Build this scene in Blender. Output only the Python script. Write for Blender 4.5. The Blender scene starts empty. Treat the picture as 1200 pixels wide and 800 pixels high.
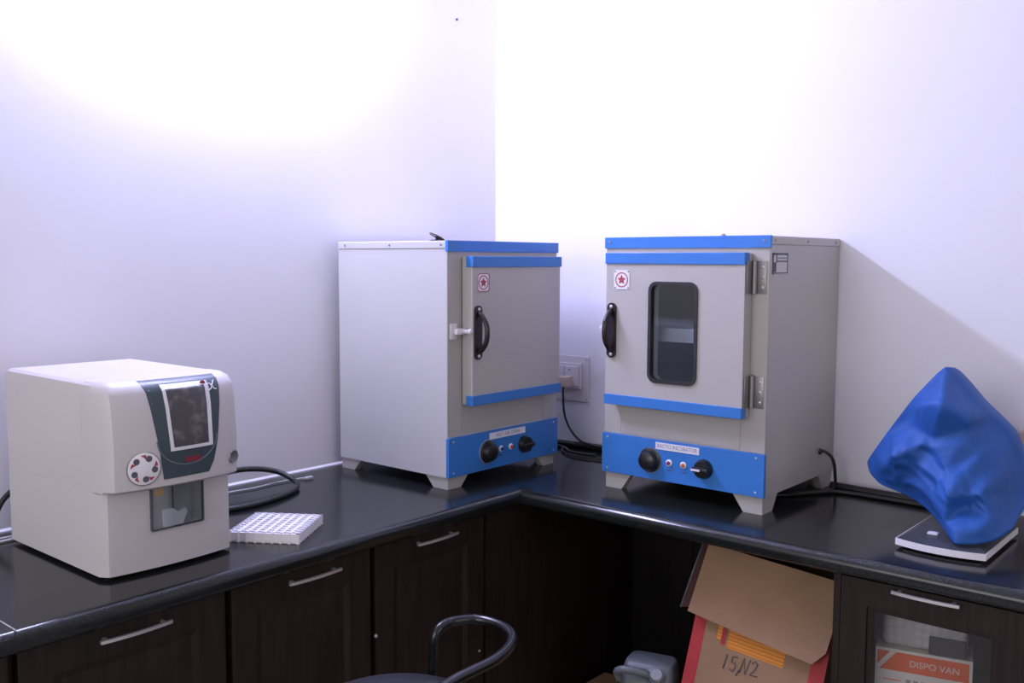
import bpy, bmesh, math, random
from mathutils import Vector, Matrix, noise
random.seed(7)
SC = bpy.context.scene
COL = SC.collection
PI = math.pi
H = 0.86                       # height of the worktop; z below is measured from it

# ------------------------------------------------------------ camera, light, exposure
cam = bpy.data.cameras.new('camera')
cam_o = bpy.data.objects.new('camera', cam)
COL.objects.link(cam_o)
cam.sensor_width = 36.0
cam.lens = 36.0 * 1129.74 / 1200.0
cam.clip_start = 0.05
d = Vector((-0.64404872, 0.76025548, -0.08492849))
r = Vector((0.76276793, 0.64665799, 0.00430456))
u = Vector((-0.05819225, 0.06200838, 0.99637775))
M = Matrix((r, u, -d)).transposed().to_4x4()
M.translation = Vector((2.13563, -2.43326, 0.58405 + H))
cam_o.matrix_world = M
SC.camera = cam_o

world = bpy.data.worlds.new('room_light')
SC.world = world
world.use_nodes = True
bg = world.node_tree.nodes['Background']
bg.inputs[0].default_value = (0.50, 0.475, 0.50, 1)
bg.inputs[1].default_value = 0.52

for k in range(9):                                    # bare fluorescent tube on the left wall, above the frame
    tube = bpy.data.lights.new('tube_light', 'POINT')
    tube.energy = 6.9
    tube.shadow_soft_size = 0.03
    tube.color = (0.70, 0.71, 1.18)
    tube_o = bpy.data.objects.new('tube_light', tube)
    COL.objects.link(tube_o)
    tube_o.location = (0.075, -0.76 - 0.080 * k, H + 1.37)
far_fill = bpy.data.lights.new('far_fill_light', 'AREA')  # added soft fill from the far end of the room, no window known there
far_fill.shape = 'RECTANGLE'
far_fill.size = 2.4
far_fill.size_y = 1.6
far_fill.energy = 44
far_fill.color = (0.96, 0.93, 0.98)
far_fill_o = bpy.data.objects.new('far_fill_light', far_fill)
COL.objects.link(far_fill_o)
far_fill_o.location = (1.1, -4.7, H + 0.9)
far_fill_o.rotation_euler = (math.radians(90), 0, 0)         # shines along +y

side_fill = bpy.data.lights.new('side_fill_light', 'AREA')    # added soft fill for surfaces facing the right-hand end, not a known lamp
side_fill.shape = 'RECTANGLE'
side_fill.size = 2.0
side_fill.size_y = 1.4
side_fill.energy = 20
side_fill.color = (1.0, 0.91, 0.94)
side_fill_o = bpy.data.objects.new('side_fill_light', side_fill)
COL.objects.link(side_fill_o)
side_fill_o.location = (4.7, -2.2, H + 1.1)
side_fill_o.rotation_euler = (math.radians(90), 0, math.radians(90))   # shines along -x

SC.view_settings.view_transform = 'Standard'
SC.view_settings.look = 'None'
SC.view_settings.exposure = 0.0
SC.view_settings.gamma = 1.0
SC.view_settings.use_curve_mapping = False

# ------------------------------------------------------------ materials
def mat(name, col, rough=0.5, metal=0.0, spec=0.5, bump=0.0, bscale=60, var=0.0, vscale=8, alpha=None, coat=0.0):
    m = bpy.data.materials.new(name)
    m.use_nodes = True
    nt = m.node_tree
    b = nt.nodes['Principled BSDF']
    b.inputs['Base Color'].default_value = (*col, 1)
    b.inputs['Roughness'].default_value = rough
    b.inputs['Metallic'].default_value = metal
    b.inputs['Specular IOR Level'].default_value = spec
    b.inputs['Coat Weight'].default_value = coat
    tc = nt.nodes.new('ShaderNodeTexCoord')
    if var > 0:
        n = nt.nodes.new('ShaderNodeTexNoise'); n.inputs['Scale'].default_value = vscale
        n.inputs['Detail'].default_value = 4
        rp = nt.nodes.new('ShaderNodeValToRGB')
        rp.color_ramp.elements[0].position = 0.3; rp.color_ramp.elements[1].position = 0.7
        rp.color_ramp.elements[0].color = (*[c * (1 - var) for c in col], 1)
        rp.color_ramp.elements[1].color = (*[min(1, c * (1 + var)) for c in col], 1)
        nt.links.new(tc.outputs['Object'], n.inputs['Vector'])
        nt.links.new(n.outputs['Fac'], rp.inputs['Fac'])
        nt.links.new(rp.outputs['Color'], b.inputs['Base Color'])
    if bump > 0:
        n2 = nt.nodes.new('ShaderNodeTexNoise'); n2.inputs['Scale'].default_value = bscale
        n2.inputs['Detail'].default_value = 3
        bp = nt.nodes.new('ShaderNodeBump'); bp.inputs['Strength'].default_value = bump
        bp.inputs['Distance'].default_value = 0.002
        nt.links.new(tc.outputs['Object'], n2.inputs['Vector'])
        nt.links.new(n2.outputs['Fac'], bp.inputs['Height'])
        nt.links.new(bp.outputs['Normal'], b.inputs['Normal'])
    return m

def wood(name, c1, c2):
    m = mat(name, c1, 0.48, spec=0.3)
    nt = m.node_tree; b = nt.nodes['Principled BSDF']
    tc = nt.nodes.new('ShaderNodeTexCoord'); mp = nt.nodes.new('ShaderNodeMapping')
    mp.inputs['Scale'].default_value = (30, 30, 2.2)
    n = nt.nodes.new('ShaderNodeTexNoise'); n.inputs['Scale'].default_value = 3; n.inputs['Detail'].default_value = 6
    n.inputs['Distortion'].default_value = 0.8
    rp = nt.nodes.new('ShaderNodeValToRGB')
    rp.color_ramp.elements[0].color = (*c1, 1); rp.color_ramp.elements[1].color = (*c2, 1)
    rp.color_ramp.elements[0].position = 0.35; rp.color_ramp.elements[1].position = 0.7
    nt.links.new(tc.outputs['Object'], mp.inputs['Vector']); nt.links.new(mp.outputs['Vector'], n.inputs['Vector'])
    nt.links.new(n.outputs['Fac'], rp.inputs['Fac']); nt.links.new(rp.outputs['Color'], b.inputs['Base Color'])
    return m

def granite(name):
    m = mat(name, (0.02, 0.022, 0.022), 0.13, 0, 0.5)
    nt = m.node_tree; b = nt.nodes['Principled BSDF']
    tc = nt.nodes.new('ShaderNodeTexCoord')
    n = nt.nodes.new('ShaderNodeTexNoise'); n.inputs['Scale'].default_value = 420; n.inputs['Detail'].default_value = 2
    rp = nt.nodes.new('ShaderNodeValToRGB')
    rp.color_ramp.elements[0].position = 0.5; rp.color_ramp.elements[1].position = 0.78
    rp.color_ramp.elements[0].color = (0.009, 0.010, 0.010, 1); rp.color_ramp.elements[1].color = (0.022, 0.025, 0.024, 1)
    n3 = nt.nodes.new('ShaderNodeTexNoise'); n3.inputs['Scale'].default_value = 9
    mr = nt.nodes.new('ShaderNodeMapRange'); mr.inputs[3].default_value = 0.13; mr.inputs[4].default_value = 0.22
    for q in (n, n3): nt.links.new(tc.outputs['Object'], q.inputs['Vector'])
    nt.links.new(n.outputs['Fac'], rp.inputs['Fac']); nt.links.new(rp.outputs['Color'], b.inputs['Base Color'])
    nt.links.new(n3.outputs['Fac'], mr.inputs[0]); nt.links.new(mr.outputs[0], b.inputs['Roughness'])
    return m

def glass(name, tint, gloss):
    m = bpy.data.materials.new(name); m.use_nodes = True
    nt = m.node_tree; nt.nodes.clear()
    o = nt.nodes.new('ShaderNodeOutputMaterial'); mx = nt.nodes.new('ShaderNodeMixShader')
    t = nt.nodes.new('ShaderNodeBsdfTransparent'); g = nt.nodes.new('ShaderNodeBsdfGlossy')
    t.inputs[0].default_value = (*tint, 1); g.inputs['Roughness'].default_value = 0.06
    mx.inputs[0].default_value = gloss
    nt.links.new(t.outputs[0], mx.inputs[1]); nt.links.new(g.outputs[0], mx.inputs[2]); nt.links.new(mx.outputs[0], o.inputs[0])
    return m

MT = {
 'wall': mat('wall_paint', (0.80, 0.785, 0.835), 0.6, bump=0.25, bscale=14, var=0.012, vscale=2.5),
 'ceiling': mat('ceiling_paint', (0.8, 0.8, 0.8), 0.8, bump=0.1),
 'floor': mat('floor_tile', (0.35, 0.33, 0.31), 0.35, var=0.1),
 'seal': mat('white_sealant', (0.85, 0.84, 0.86), 0.5, var=0.05),
 'granite': granite('black_granite'),
 'joint': mat('grey_grout', (0.35, 0.35, 0.34), 0.6, var=0.1),
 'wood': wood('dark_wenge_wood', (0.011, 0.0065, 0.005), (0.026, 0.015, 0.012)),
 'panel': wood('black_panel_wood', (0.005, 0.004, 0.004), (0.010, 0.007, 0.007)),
 'chrome': mat('brushed_steel', (0.72, 0.70, 0.70), 0.36, 0.75, var=0.04),
 'screw': mat('screw_metal', (0.30, 0.285, 0.28), 0.42, 0.7, var=0.05),
 'cream': mat('cream_enamel', (0.44, 0.42, 0.395), 0.38, bump=0.08, bscale=300, var=0.02, vscale=5),
 'creamw': mat('white_enamel', (0.53, 0.52, 0.515), 0.38, bump=0.08, bscale=300, var=0.02, vscale=5),
 'blue': mat('blue_enamel', (0.040, 0.19, 0.56), 0.33, var=0.04, vscale=6),
 'black': mat('black_plastic', (0.012, 0.011, 0.012), 0.3, var=0.1),
 'maroon': mat('dark_bakelite', (0.016, 0.009, 0.012), 0.25, var=0.1),
 'rubber': mat('dark_rubber', (0.02, 0.021, 0.022), 0.4, var=0.1),
 'cable': mat('cable_rubber', (0.012, 0.012, 0.012), 0.45, var=0.1),
 'chamber': mat('grey_chamber_metal', (0.10, 0.125, 0.13), 0.45, 0.2, var=0.06),
 'shelf': mat('shelf_metal', (0.62, 0.62, 0.66), 0.4, 0.2, var=0.05),
 'owhite': mat('label_white', (0.78, 0.76, 0.84), 0.5, var=0.02),
 'ink': mat('label_ink', (0.09, 0.09, 0.12), 0.6, var=0.05),
 'greyink': mat('grey_ink', (0.30, 0.30, 0.33), 0.6, var=0.05),
 'red': mat('red_ink', (0.36, 0.045, 0.06), 0.5, var=0.05),
 'lampviolet': mat('violet_lens', (0.20, 0.02, 0.12), 0.2, var=0.1),
 'lamporange': mat('orange_lens', (0.75, 0.16, 0.02), 0.2, var=0.1),
 'lampblue': mat('dark_blue_lens', (0.03, 0.03, 0.16), 0.2, var=0.1),
 'lampred': mat('red_lens', (0.6, 0.07, 0.03), 0.2, var=0.1),
 'glassdark': glass('smoked_window_glass', (0.84, 0.88, 0.90), 0.07),
 'glassclear': glass('clear_cabinet_glass', (0.93, 0.93, 0.93), 0.04),
 'glassprobe': glass('probe_window_glass', (0.85, 0.87, 0.88), 0.10),
 'abs': mat('offwhite_plastic', (0.575, 0.545, 0.55), 0.42, bump=0.1, bscale=500, var=0.012, vscale=5),
 'slate': mat('slate_plastic', (0.045, 0.068, 0.082), 0.4, var=0.05),
 'slatelight': mat('slate_line', (0.12, 0.16, 0.19), 0.4, var=0.05),
 'screen': None,
 'redtext': mat('dark_red_print', (0.22, 0.02, 0.035), 0.5, var=0.05),
 'probegrey': mat('grey_bay_plastic', (0.36, 0.36, 0.38), 0.5, var=0.05),
 'yellow': mat('yellow_print', (0.75, 0.42, 0.03), 0.5, var=0.25, vscale=60),
 'white': mat('white_plastic', (0.80, 0.78, 0.82), 0.4, var=0.02),
 'switch': mat('switch_plastic', (0.72, 0.69, 0.70), 0.35, var=0.02),
 'plug': mat('beige_plug_plastic', (0.62, 0.50, 0.42), 0.4, var=0.03),
 'beigebox': mat('beige_plastic', (0.55, 0.43, 0.38), 0.45, var=0.03),
 'cover': mat('blue_nylon_cloth', (0.019, 0.092, 0.36), 0.55, spec=0.35, bump=1.0, bscale=38, var=0.08, vscale=14),
 'balblack': mat('balance_dark_plastic', (0.05, 0.055, 0.065), 0.35, var=0.05),
 'card': mat('brown_cardboard', (0.31, 0.185, 0.105), 0.8, bump=0.25, bscale=60, var=0.10, vscale=9),
 'cardin': mat('brown_cardboard_inside', (0.30, 0.18, 0.10), 0.85, var=0.1, vscale=10),
 'cardside': mat('dark_brown_print', (0.10, 0.045, 0.04), 0.6, var=0.15),
 'cardred': mat('red_carton_print', (0.42, 0.03, 0.035), 0.6, var=0.1),
 'cardorange': None,
 'can': mat('translucent_jerrycan_plastic', (0.13, 0.145, 0.16), 0.35, var=0.06),
 'cap': mat('pale_cap_plastic', (0.26, 0.28, 0.30), 0.4, var=0.04),
 'orange': mat('orange_box_print', (0.80, 0.14, 0.035), 0.5, var=0.06),
 'paper': mat('white_box_card', (0.78, 0.74, 0.68), 0.6, var=0.03),
 'bubble': None,
 'seatblack': mat('black_vinyl', (0.035, 0.035, 0.04), 0.32, bump=0.1, bscale=200, var=0.1),
 'steelblack': mat('black_tubular_steel', (0.007, 0.007, 0.008), 0.26, var=0.05),
 'dot': mat('nail_metal', (0.06, 0.05, 0.05), 0.5, 0.5, var=0.1),
 'greycable': mat('grey_cable_plastic', (0.42, 0.41, 0.43), 0.5, var=0.05),
}
def stripe_mat(name, c1, c2, scale, rough=0.6):
    m = mat(name, c1, rough); nt = m.node_tree; b = nt.nodes['Principled BSDF']
    tc = nt.nodes.new('ShaderNodeTexCoord'); w = nt.nodes.new('ShaderNodeTexWave')
    w.bands_direction = 'Z'; w.inputs['Scale'].default_value = scale; w.inputs['Distortion'].default_value = 0.6
    rp = nt.nodes.new('ShaderNodeValToRGB'); rp.color_ramp.elements[0].color = (*c1, 1); rp.color_ramp.elements[1].color = (*c2, 1)
    nt.links.new(tc.outputs['Object'], w.inputs['Vector']); nt.links.new(w.outputs['Fac'], rp.inputs['Fac'])
    nt.links.new(rp.outputs['Color'], b.inputs['Base Color']); return m
MT['cardorange'] = stripe_mat('orange_striped_print', (0.78, 0.30, 0.03), (0.55, 0.17, 0.02), 40)
def dots_mat(name, c1, c2, scale):
    m = mat(name, c1, 0.35); nt = m.node_tree; b = nt.nodes['Principled BSDF']
    tc = nt.nodes.new('ShaderNodeTexCoord'); v = nt.nodes.new('ShaderNodeTexVoronoi'); v.inputs['Scale'].default_value = scale
    v.inputs['Randomness'].default_value = 0.25
    rp = nt.nodes.new('ShaderNodeValToRGB'); rp.color_ramp.elements[0].color = (*c2, 1); rp.color_ramp.elements[1].color = (*c1, 1)
    rp.color_ramp.elements[0].position = 0.2; rp.color_ramp.elements[1].position = 0.6
    nt.links.new(tc.outputs['Object'], v.inputs['Vector']); nt.links.new(v.outputs['Distance'], rp.inputs['Fac'])
    nt.links.new(rp.outputs['Color'], b.inputs['Base Color']); return m
MT['bubble'] = dots_mat('bubble_wrap_plastic', (0.50, 0.485, 0.49), (0.64, 0.62, 0.63), 60)
def screen_mat():
    m = mat('dull_screen', (0.05, 0.05, 0.05), 0.3); nt = m.node_tree; b = nt.nodes['Principled BSDF']
    tc = nt.nodes.new('ShaderNodeTexCoord'); n = nt.nodes.new('ShaderNodeTexNoise'); n.inputs['Scale'].default_value = 48
    n.inputs['Detail'].default_value = 1
    rp = nt.nodes.new('ShaderNodeValToRGB')
    rp.color_ramp.elements[0].color = (0.065, 0.062, 0.068, 1); rp.color_ramp.elements[1].color = (0.17, 0.165, 0.17, 1)
    rp.color_ramp.elements[0].position = 0.5; rp.color_ramp.elements[1].position = 0.75
    nt.links.new(tc.outputs['Object'], n.inputs['Vector']); nt.links.new(n.outputs['Fac'], rp.inputs['Fac'])
    nt.links.new(rp.outputs['Color'], b.inputs['Base Color']); return m
MT['screen'] = screen_mat()

# ------------------------------------------------------------ mesh builder
class MB:
    def __init__(s): s.bm = bmesh.new(); s.mi = 0; s.xf = Matrix.Identity(4)
    def _v(s, p): return s.bm.verts.new(s.xf @ Vector(p))
    def face(s, vs):
        try:
            f = s.bm.faces.new(vs); f.material_index = s.mi; return f
        except ValueError: return None
    def poly(s, pts): return s.face([s._v(p) for p in pts])
    def box(s, x0, x1, y0, y1, z0, z1, bev=0.0, seg=2):
        vs = [s._v(p) for p in ((x0,y0,z0),(x1,y0,z0),(x1,y1,z0),(x0,y1,z0),(x0,y0,z1),(x1,y0,z1),(x1,y1,z1),(x0,y1,z1))]
        fs = [s.face([vs[i] for i in q]) for q in ((3,2,1,0),(4,5,6,7),(0,1,5,4),(1,2,6,5),(2,3,7,6),(3,0,4,7))]
        if bev > 0:
            es = list({e for f in fs for e in f.edges})
            res = bmesh.ops.bevel(s.bm, geom=es, offset=bev, segments=seg, affect='EDGES', profile=0.5, clamp_overlap=True)
            for f in res['faces']: f.material_index = s.mi
        return s
    def prism(s, pts, f0, f1):
        """pts 2D; f0/f1 map a 2D point to 3D at both ends."""
        a = [s._v(f0(*p)) for p in pts]; b = [s._v(f1(*p)) for p in pts]
        n = len(pts)
        s.face(list(reversed(a))); s.face(b)
        for i in range(n): s.face([a[i], a[(i+1) % n], b[(i+1) % n], b[i]])
        return s
    def prism_y(s, pts, y0, y1): return s.prism(pts, lambda x, z: (x, y1, z), lambda x, z: (x, y0, z))
    def prism_z(s, pts, z0, z1): return s.prism(pts, lambda x, y: (x, y, z0), lambda x, y: (x, y, z1))
    def frame_y(s, outer, inner, y0, y1):
        """ring between two equal-length outlines in xz, from y0 to y1."""
        n = len(outer)
        L = []
        for y in (y0, y1):
            L.append(([s._v((p[0], y, p[1])) for p in outer], [s._v((p[0], y, p[1])) for p in inner]))
        for i in range(n):
            j = (i+1) % n
            s.face([L[0][0][i], L[0][0][j], L[0][1][j], L[0][1][i]])
            s.face([L[1][0][j], L[1][0][i], L[1][1][i], L[1][1][j]])
            s.face([L[0][0][j], L[0][0][i], L[1][0][i], L[1][0][j]])
            s.face([L[0][1][i], L[0][1][j], L[1][1][j], L[1][1][i]])
        return s
    def tube(s, pts, rad, n=10, closed=False, taper=None, smooth=True, cap=True):
        pts = [Vector(p) for p in pts]
        if smooth and len(pts) > 2: pts = catmull(pts, 6, closed)
        m = len(pts); rings = []
        up = Vector((0, 0, 1)); prev = None
        for i, p in enumerate(pts):
            if closed: t = pts[(i+1) % m] - pts[i-1]
            else: t = pts[min(i+1, m-1)] - pts[max(i-1, 0)]
            t.normalize()
            if prev is None:
                a = t.cross(up)
                if a.length < 1e-3: a = t.cross(Vector((1, 0, 0)))
                a.normalize()
            else:
                a = prev - t * prev.dot(t); a.normalize()
            prev = a; b = t.cross(a)
            rr = rad if taper is None else rad * taper(i / (m - 1))
            rings.append([s._v(p + (a * math.cos(2*PI*k/n) + b * math.sin(2*PI*k/n)) * rr) for k in range(n)])
        for i in range(m if closed else m-1):
            A = rings[i]; B = rings[(i+1) % m]
            for k in range(n):
                f = s.face([A[k], A[(k+1) % n], B[(k+1) % n], B[k]])
                if f: f.smooth = True
        if not closed and cap:
            s.face(list(reversed(rings[0]))); s.face(rings[-1])
        return s
    def lathe(s, prof, c, axis=(0, 0, 1), n=28):
        """prof: (radius, height along axis)."""
        ax = Vector(axis).normalized()
        a = ax.cross(Vector((0, 0, 1)))
        if a.length < 1e-3: a = Vector((1, 0, 0))
        a.normalize(); b = ax.cross(a); c = Vector(c); rings = []
        for (rr, h) in prof:
            if rr < 1e-6: rings.append([s._v(c + ax*h)])
            else: rings.append([s._v(c + ax*h + (a*math.cos(2*PI*k/n) + b*math.sin(2*PI*k/n))*rr) for k in range(n)])
        for A, B in zip(rings, rings[1:]):
            for k in range(n):
                k2 = (k+1) % n
                if len(A) == 1 and len(B) == 1: continue
                if len(A) == 1: s.face([A[0], B[k2], B[k]])
                elif len(B) == 1: s.face([A[k], A[k2], B[0]])
                else: s.face([A[k], A[k2], B[k2], B[k]])
        if len(rings[0]) > 1: s.face(list(reversed(rings[0])))
        if len(rings[-1]) > 1: s.face(rings[-1])
        return s
    def build(s, name, mats, parent=None, root=None, smooth=False, loc=None):
        if not isinstance(mats, (list, tuple)): mats = [mats]
        bmesh.ops.recalc_face_normals(s.bm, faces=s.bm.faces[:])
        me = bpy.data.meshes.new(name)
        if root is not None: s.bm.transform(root.matrix_basis.inverted())
        elif loc is not None: s.bm.transform(Matrix.Translation(-Vector(loc)))
        s.bm.to_mesh(me); s.bm.free()
        for m in mats: me.materials.append(MT[m] if isinstance(m, str) else m)
        if smooth:
            for p in me.polygons: p.use_smooth = True
            try: me.set_sharp_from_angle(angle=math.radians(smooth if smooth is not True else 40))
            except Exception: pass
        o = bpy.data.objects.new(name, me); COL.objects.link(o)
        if parent is not None: o.parent = parent
        if loc is not None: o.location = loc
        return o

def catmull(P, k, closed=False):
    n = len(P); out = []
    rng = range(n if closed else n-1)
    for i in rng:
        if closed: a, b, c, e = P[i-1], P[i], P[(i+1) % n], P[(i+2) % n]
        else: a, b, c, e = P[max(i-1, 0)], P[i], P[i+1], P[min(i+2, n-1)]
        for j in range(k):
            t = j / k
            out.append(0.5*((2*b) + (c-a)*t + (2*a-5*b+4*c-e)*t*t + (3*b-a-3*c+e)*t*t*t))
    if not closed: out.append(P[-1])
    return out

def rrect(x0, x1, z0, z1, r_, n=5):
    pts = []
    for cx, cz, a0 in ((x1-r_, z1-r_, 0), (x0+r_, z1-r_, 90), (x0+r_, z0+r_, 180), (x1-r_, z0+r_, 270)):
        for i in range(n+1):
            a = math.radians(a0 + 90*i/n); pts.append((cx + r_*math.cos(a), cz + r_*math.sin(a)))
    return pts

def empty(name, label, cat, loc, rz=0, group=None, rot=None):
    o = bpy.data.objects.new(name, None); COL.objects.link(o)
    o.location = loc; o.rotation_euler = rot if rot else (0, 0, rz)
    o.empty_display_size = 0.05
    o['label'] = label; o['category'] = cat
    if group: o['group'] = group
    return o
def tag(o, label, cat, group=None):
    o['label'] = label; o['category'] = cat
    if group: o['group'] = group
    return o
def struct(o): o['kind'] = 'structure'; return o

def text_mesh(name, txt, size, m, parent, matrix, depth=0.0006, align='CENTER', sx=1.0):
    cu = bpy.data.curves.new('t', 'FONT'); cu.body = txt; cu.size = size; cu.extrude = depth
    cu.align_x = align; cu.align_y = 'CENTER'
    to = bpy.data.objects.new('t', cu); COL.objects.link(to)
    dg = bpy.context.evaluated_depsgraph_get(); dg.update()
    me = bpy.data.meshes.new_from_object(to.evaluated_get(dg))
    bpy.data.objects.remove(to); bpy.data.curves.remove(cu)
    me.transform(matrix @ Matrix.Diagonal((sx, 1, 1, 1)))
    me.materials.clear(); me.materials.append(MT[m]); me.name = name
    o = bpy.data.objects.new(name, me); COL.objects.link(o)
    if parent is not None: o.parent = parent
    return o
def face_mat(c, xdir, ydir):
    x = Vector(xdir).normalized(); y = Vector(ydir).normalized(); z = x.cross(y)
    m_ = Matrix((x, y, z)).transposed().to_4x4(); m_.translation = Vector(c); return m_

# ------------------------------------------------------------ the room
def slab(name, x0, x1, y0, y1, z0, z1, m):
    return struct(MB().box(x0, x1, y0, y1, z0, z1).build(name, m))
slab('wall_left', -0.15, 0, -5.0, 0.15, 0, 3.0, 'wall')
slab('wall_right', 0, 5.0, 0, 0.15, 0, 3.0, 'wall')
slab('floor', -0.15, 5.0, -5.0, 0.15, -0.1, 0, 'floor')
slab('ceiling', -0.15, 5.0, -5.0, 0.15, 3.0, 3.1, 'ceiling')
struct(MB().prism([(0, 0), (0.004, 0), (0, 0.005)], lambda x, z: (x, -3.0, H+z), lambda x, z: (x, -0.007, H+z)).build('trim_1', 'seal'))
struct(MB().prism([(0, 0), (-0.006, 0), (0, 0.006)], lambda y, z: (0.0, y, H+z), lambda y, z: (3.0, y, H+z)).build('trim_2', 'seal'))
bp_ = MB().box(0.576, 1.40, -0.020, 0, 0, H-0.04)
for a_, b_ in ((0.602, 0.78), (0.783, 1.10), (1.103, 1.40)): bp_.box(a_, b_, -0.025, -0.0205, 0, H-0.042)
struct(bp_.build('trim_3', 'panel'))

# ------------------------------------------------------------ worktop: one L of black granite with a rounded front edge
def worktop():
    T = 0.038; DL = 0.60; DR = 0.582
    w = MB()
    prof = [(0.0, -T), (0.0, 0.0)]
    # cross-section from wall (s=0) to nose; quarter-round nose
    def sec(D):
        pts = [(0.0, -T), (0.0, 0.0)]
        R = 0.019
        for i in range(7):
            a = math.radians(90 - 90*i/6); pts.append((D-R+R*math.cos(a), -R+R*math.sin(a)))
        R2 = 0.010
        for i in range(5):
            a = math.radians(0 - 90*i/4); pts.append((D-R2+R2*math.cos(a), -T+R2+R2*math.sin(a)))
        return pts
    SL, SR = sec(DL), sec(DR)
    n = len(SL)
    start = [w._v((a, -3.0, H+z)) for a, z in SL]
    mid = [w._v((SL[i][0], -SR[i][0], H+SL[i][1])) for i in range(n)]
    end = [w._v((3.0, -a, H+z)) for a, z in SR]
    for A, B in ((start, mid), (mid, end)):
        for i in range(n): w.face([A[i], A[(i+1) % n], B[(i+1) % n], B[i]])
    w.face(start); w.face(list(reversed(end)))
    o = w.build('worktop', 'granite', smooth=30)
    tag(o, 'black polished granite worktop running round the corner under the ovens', 'worktop')
    j = MB().box(0.008, DL-0.008, -1.815, -1.8125, H-0.002, H+0.0004).build('joint', 'joint', o)
    j['label'] = 'pale grout joint across the worktop'
worktop()

# ------------------------------------------------------------ cabinets
def shaker(mb, x0, x1, z0, z1, yf, th=0.02, rail=0.055):
    """framed door in local xz at front plane yf (towards -y)."""
    o = [(x0, z0), (x1, z0), (x1, z1), (x0, z1)]
    i1 = [(x0+rail, z0+rail), (x1-rail, z0+rail), (x1-rail, z1-rail), (x0+rail, z1-rail)]
    mb.frame_y(o, i1, yf, yf+th)
    q = rail + 0.014
    i2 = [(x0+q, z0+q), (x1-q, z0+q), (x1-q, z1-q), (x0+q, z1-q)]
    # sloping moulding then raised field
    def ring(a, ya, b, yb):
        va = [mb._v((p[0], ya, p[1])) for p in a]; vb = [mb._v((p[0], yb, p[1])) for p in b]
        for k in range(4): mb.face([va[k], va[(k+1) % 4], vb[(k+1) % 4], vb[k]])
    ring(i1, yf+0.001, i2, yf+0.006)
    q2 = q + 0.03
    i3 = [(x0+q2, z0+q2), (x1-q2, z0+q2), (x1-q2, z1-q2), (x0+q2, z1-q2)]
    ring(i2, yf+0.006, i3, yf+0.0035)
    mb.poly([(p[0], yf+0.0035, p[1]) for p in i3])
    mb.poly([(p[0], yf+th-0.001, p[1]) for p in reversed(i1)])
def bar_handle(name, x0, x1, z, yf, parent, root):
    m = MB()
    pts = []
    for i in range(13):
        t = i/12; pts.append((x0+(x1-x0)*t, yf-0.013-0.005*math.sin(PI*t)**0.8, z))
    a = [m._v((p[0], p[1]-0.004, p[2]-0.0028)) for p in pts]; b = [m._v((p[0], p[1]-0.004, p[2]+0.0028)) for p in pts]
    c = [m._v((p[0], p[1]+0.002, p[2]+0.0028)) for p in pts]; e = [m._v((p[0], p[1]+0.002, p[2]-0.0028)) for p in pts]
    for i in range(12):
        for A, B in ((a, b), (b, c), (c, e), (e, a)): m.face([A[i], A[i+1], B[i+1], B[i]])
    m.face([a[0], b[0], c[0], e[0]]); m.face([a[-1], b[-1], c[-1], e[-1]])
    for xx in (x0+0.012, x1-0.012): m.box(xx-0.003, xx+0.003, yf-0.014, yf+0.001, z-0.0025, z+0.0025)
    return m.build('handle', 'chrome', parent, smooth=35)
# left run: local x runs along +y of the room, local -y is +x of the room
def left_cabinet(y0, y1, hz, label, filler=None, hinge=None):
    W = y1-y0
    r_ = empty('base_cabinet', label, 'cabinet', (0.0, y0, 0), PI/2, 'dark base cabinets under the left worktop')
    # body local: x 0..W, y from -0.565 (front) to 0 (wall)
    top = H-0.04
    b = MB()
    b.box(0.001, 0.018, -0.55, -0.004, 0.10, top).box(W-0.018, W-0.001, -0.55, -0.004, 0.10, top)
    b.box(0.018, W-0.018, -0.55, -0.004, 0.10, 0.118).box(0.018, W-0.018, -0.55, -0.004, top-0.018, top).box(0.018, W-0.018, -0.012, -0.004, 0.118, top-0.018)
    b.build('carcass', 'wood', r_)
    MB().box(0.001, W-0.001, -0.50, -0.48, 0, 0.10).build('plinth', 'wood', r_)
    dm = MB(); shaker(dm, 0.006, W-0.006, 0.11, top-0.004, -0.574)
    dr = dm.build('door', 'wood', r_)
    c = W/2 + hz
    h = bar_handle('handle', c-0.066, c+0.066, H-0.064, -0.574, dr, r_)
    h['label'] = 'slim brushed steel bar handle'
    return r_
cA0 = left_cabinet(-2.19, -1.815, 0, 'dark wood base cabinet at left edge of the photo, half cut off')
left_cabinet(-1.812, -1.422, 0.006, 'dark wood base cabinet below the white cell counter, second cabinet from left edge')
left_cabinet(-1.419, -1.060, 0.017, 'dark wood base cabinet below the white tube rack')
cC = left_cabinet(-1.057, -0.69, 0.006, 'dark wood base cabinet below the windowless oven, nearest the corner')
fl = MB(); fl.box(0.37, 1.055, -0.574, -0.555, 0.0, H-0.04); fl.build('filler_panel', 'wood', cC)
lk = MB(); lk.lathe([(0.004, 0), (0.004, 0.004), (0.0, 0.006)], (0.003, -0.576, H-0.243), (0, -1, 0), 12); lk.build('screw_cap', 'chrome', cC)
lk = MB(); lk.lathe([(0.003, 0), (0.003, 0.003), (0.0, 0.004)], (0.344, -0.575, H-0.385), (0, -1, 0), 12); lk.build('screw_cap', 'chrome', cC)

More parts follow.
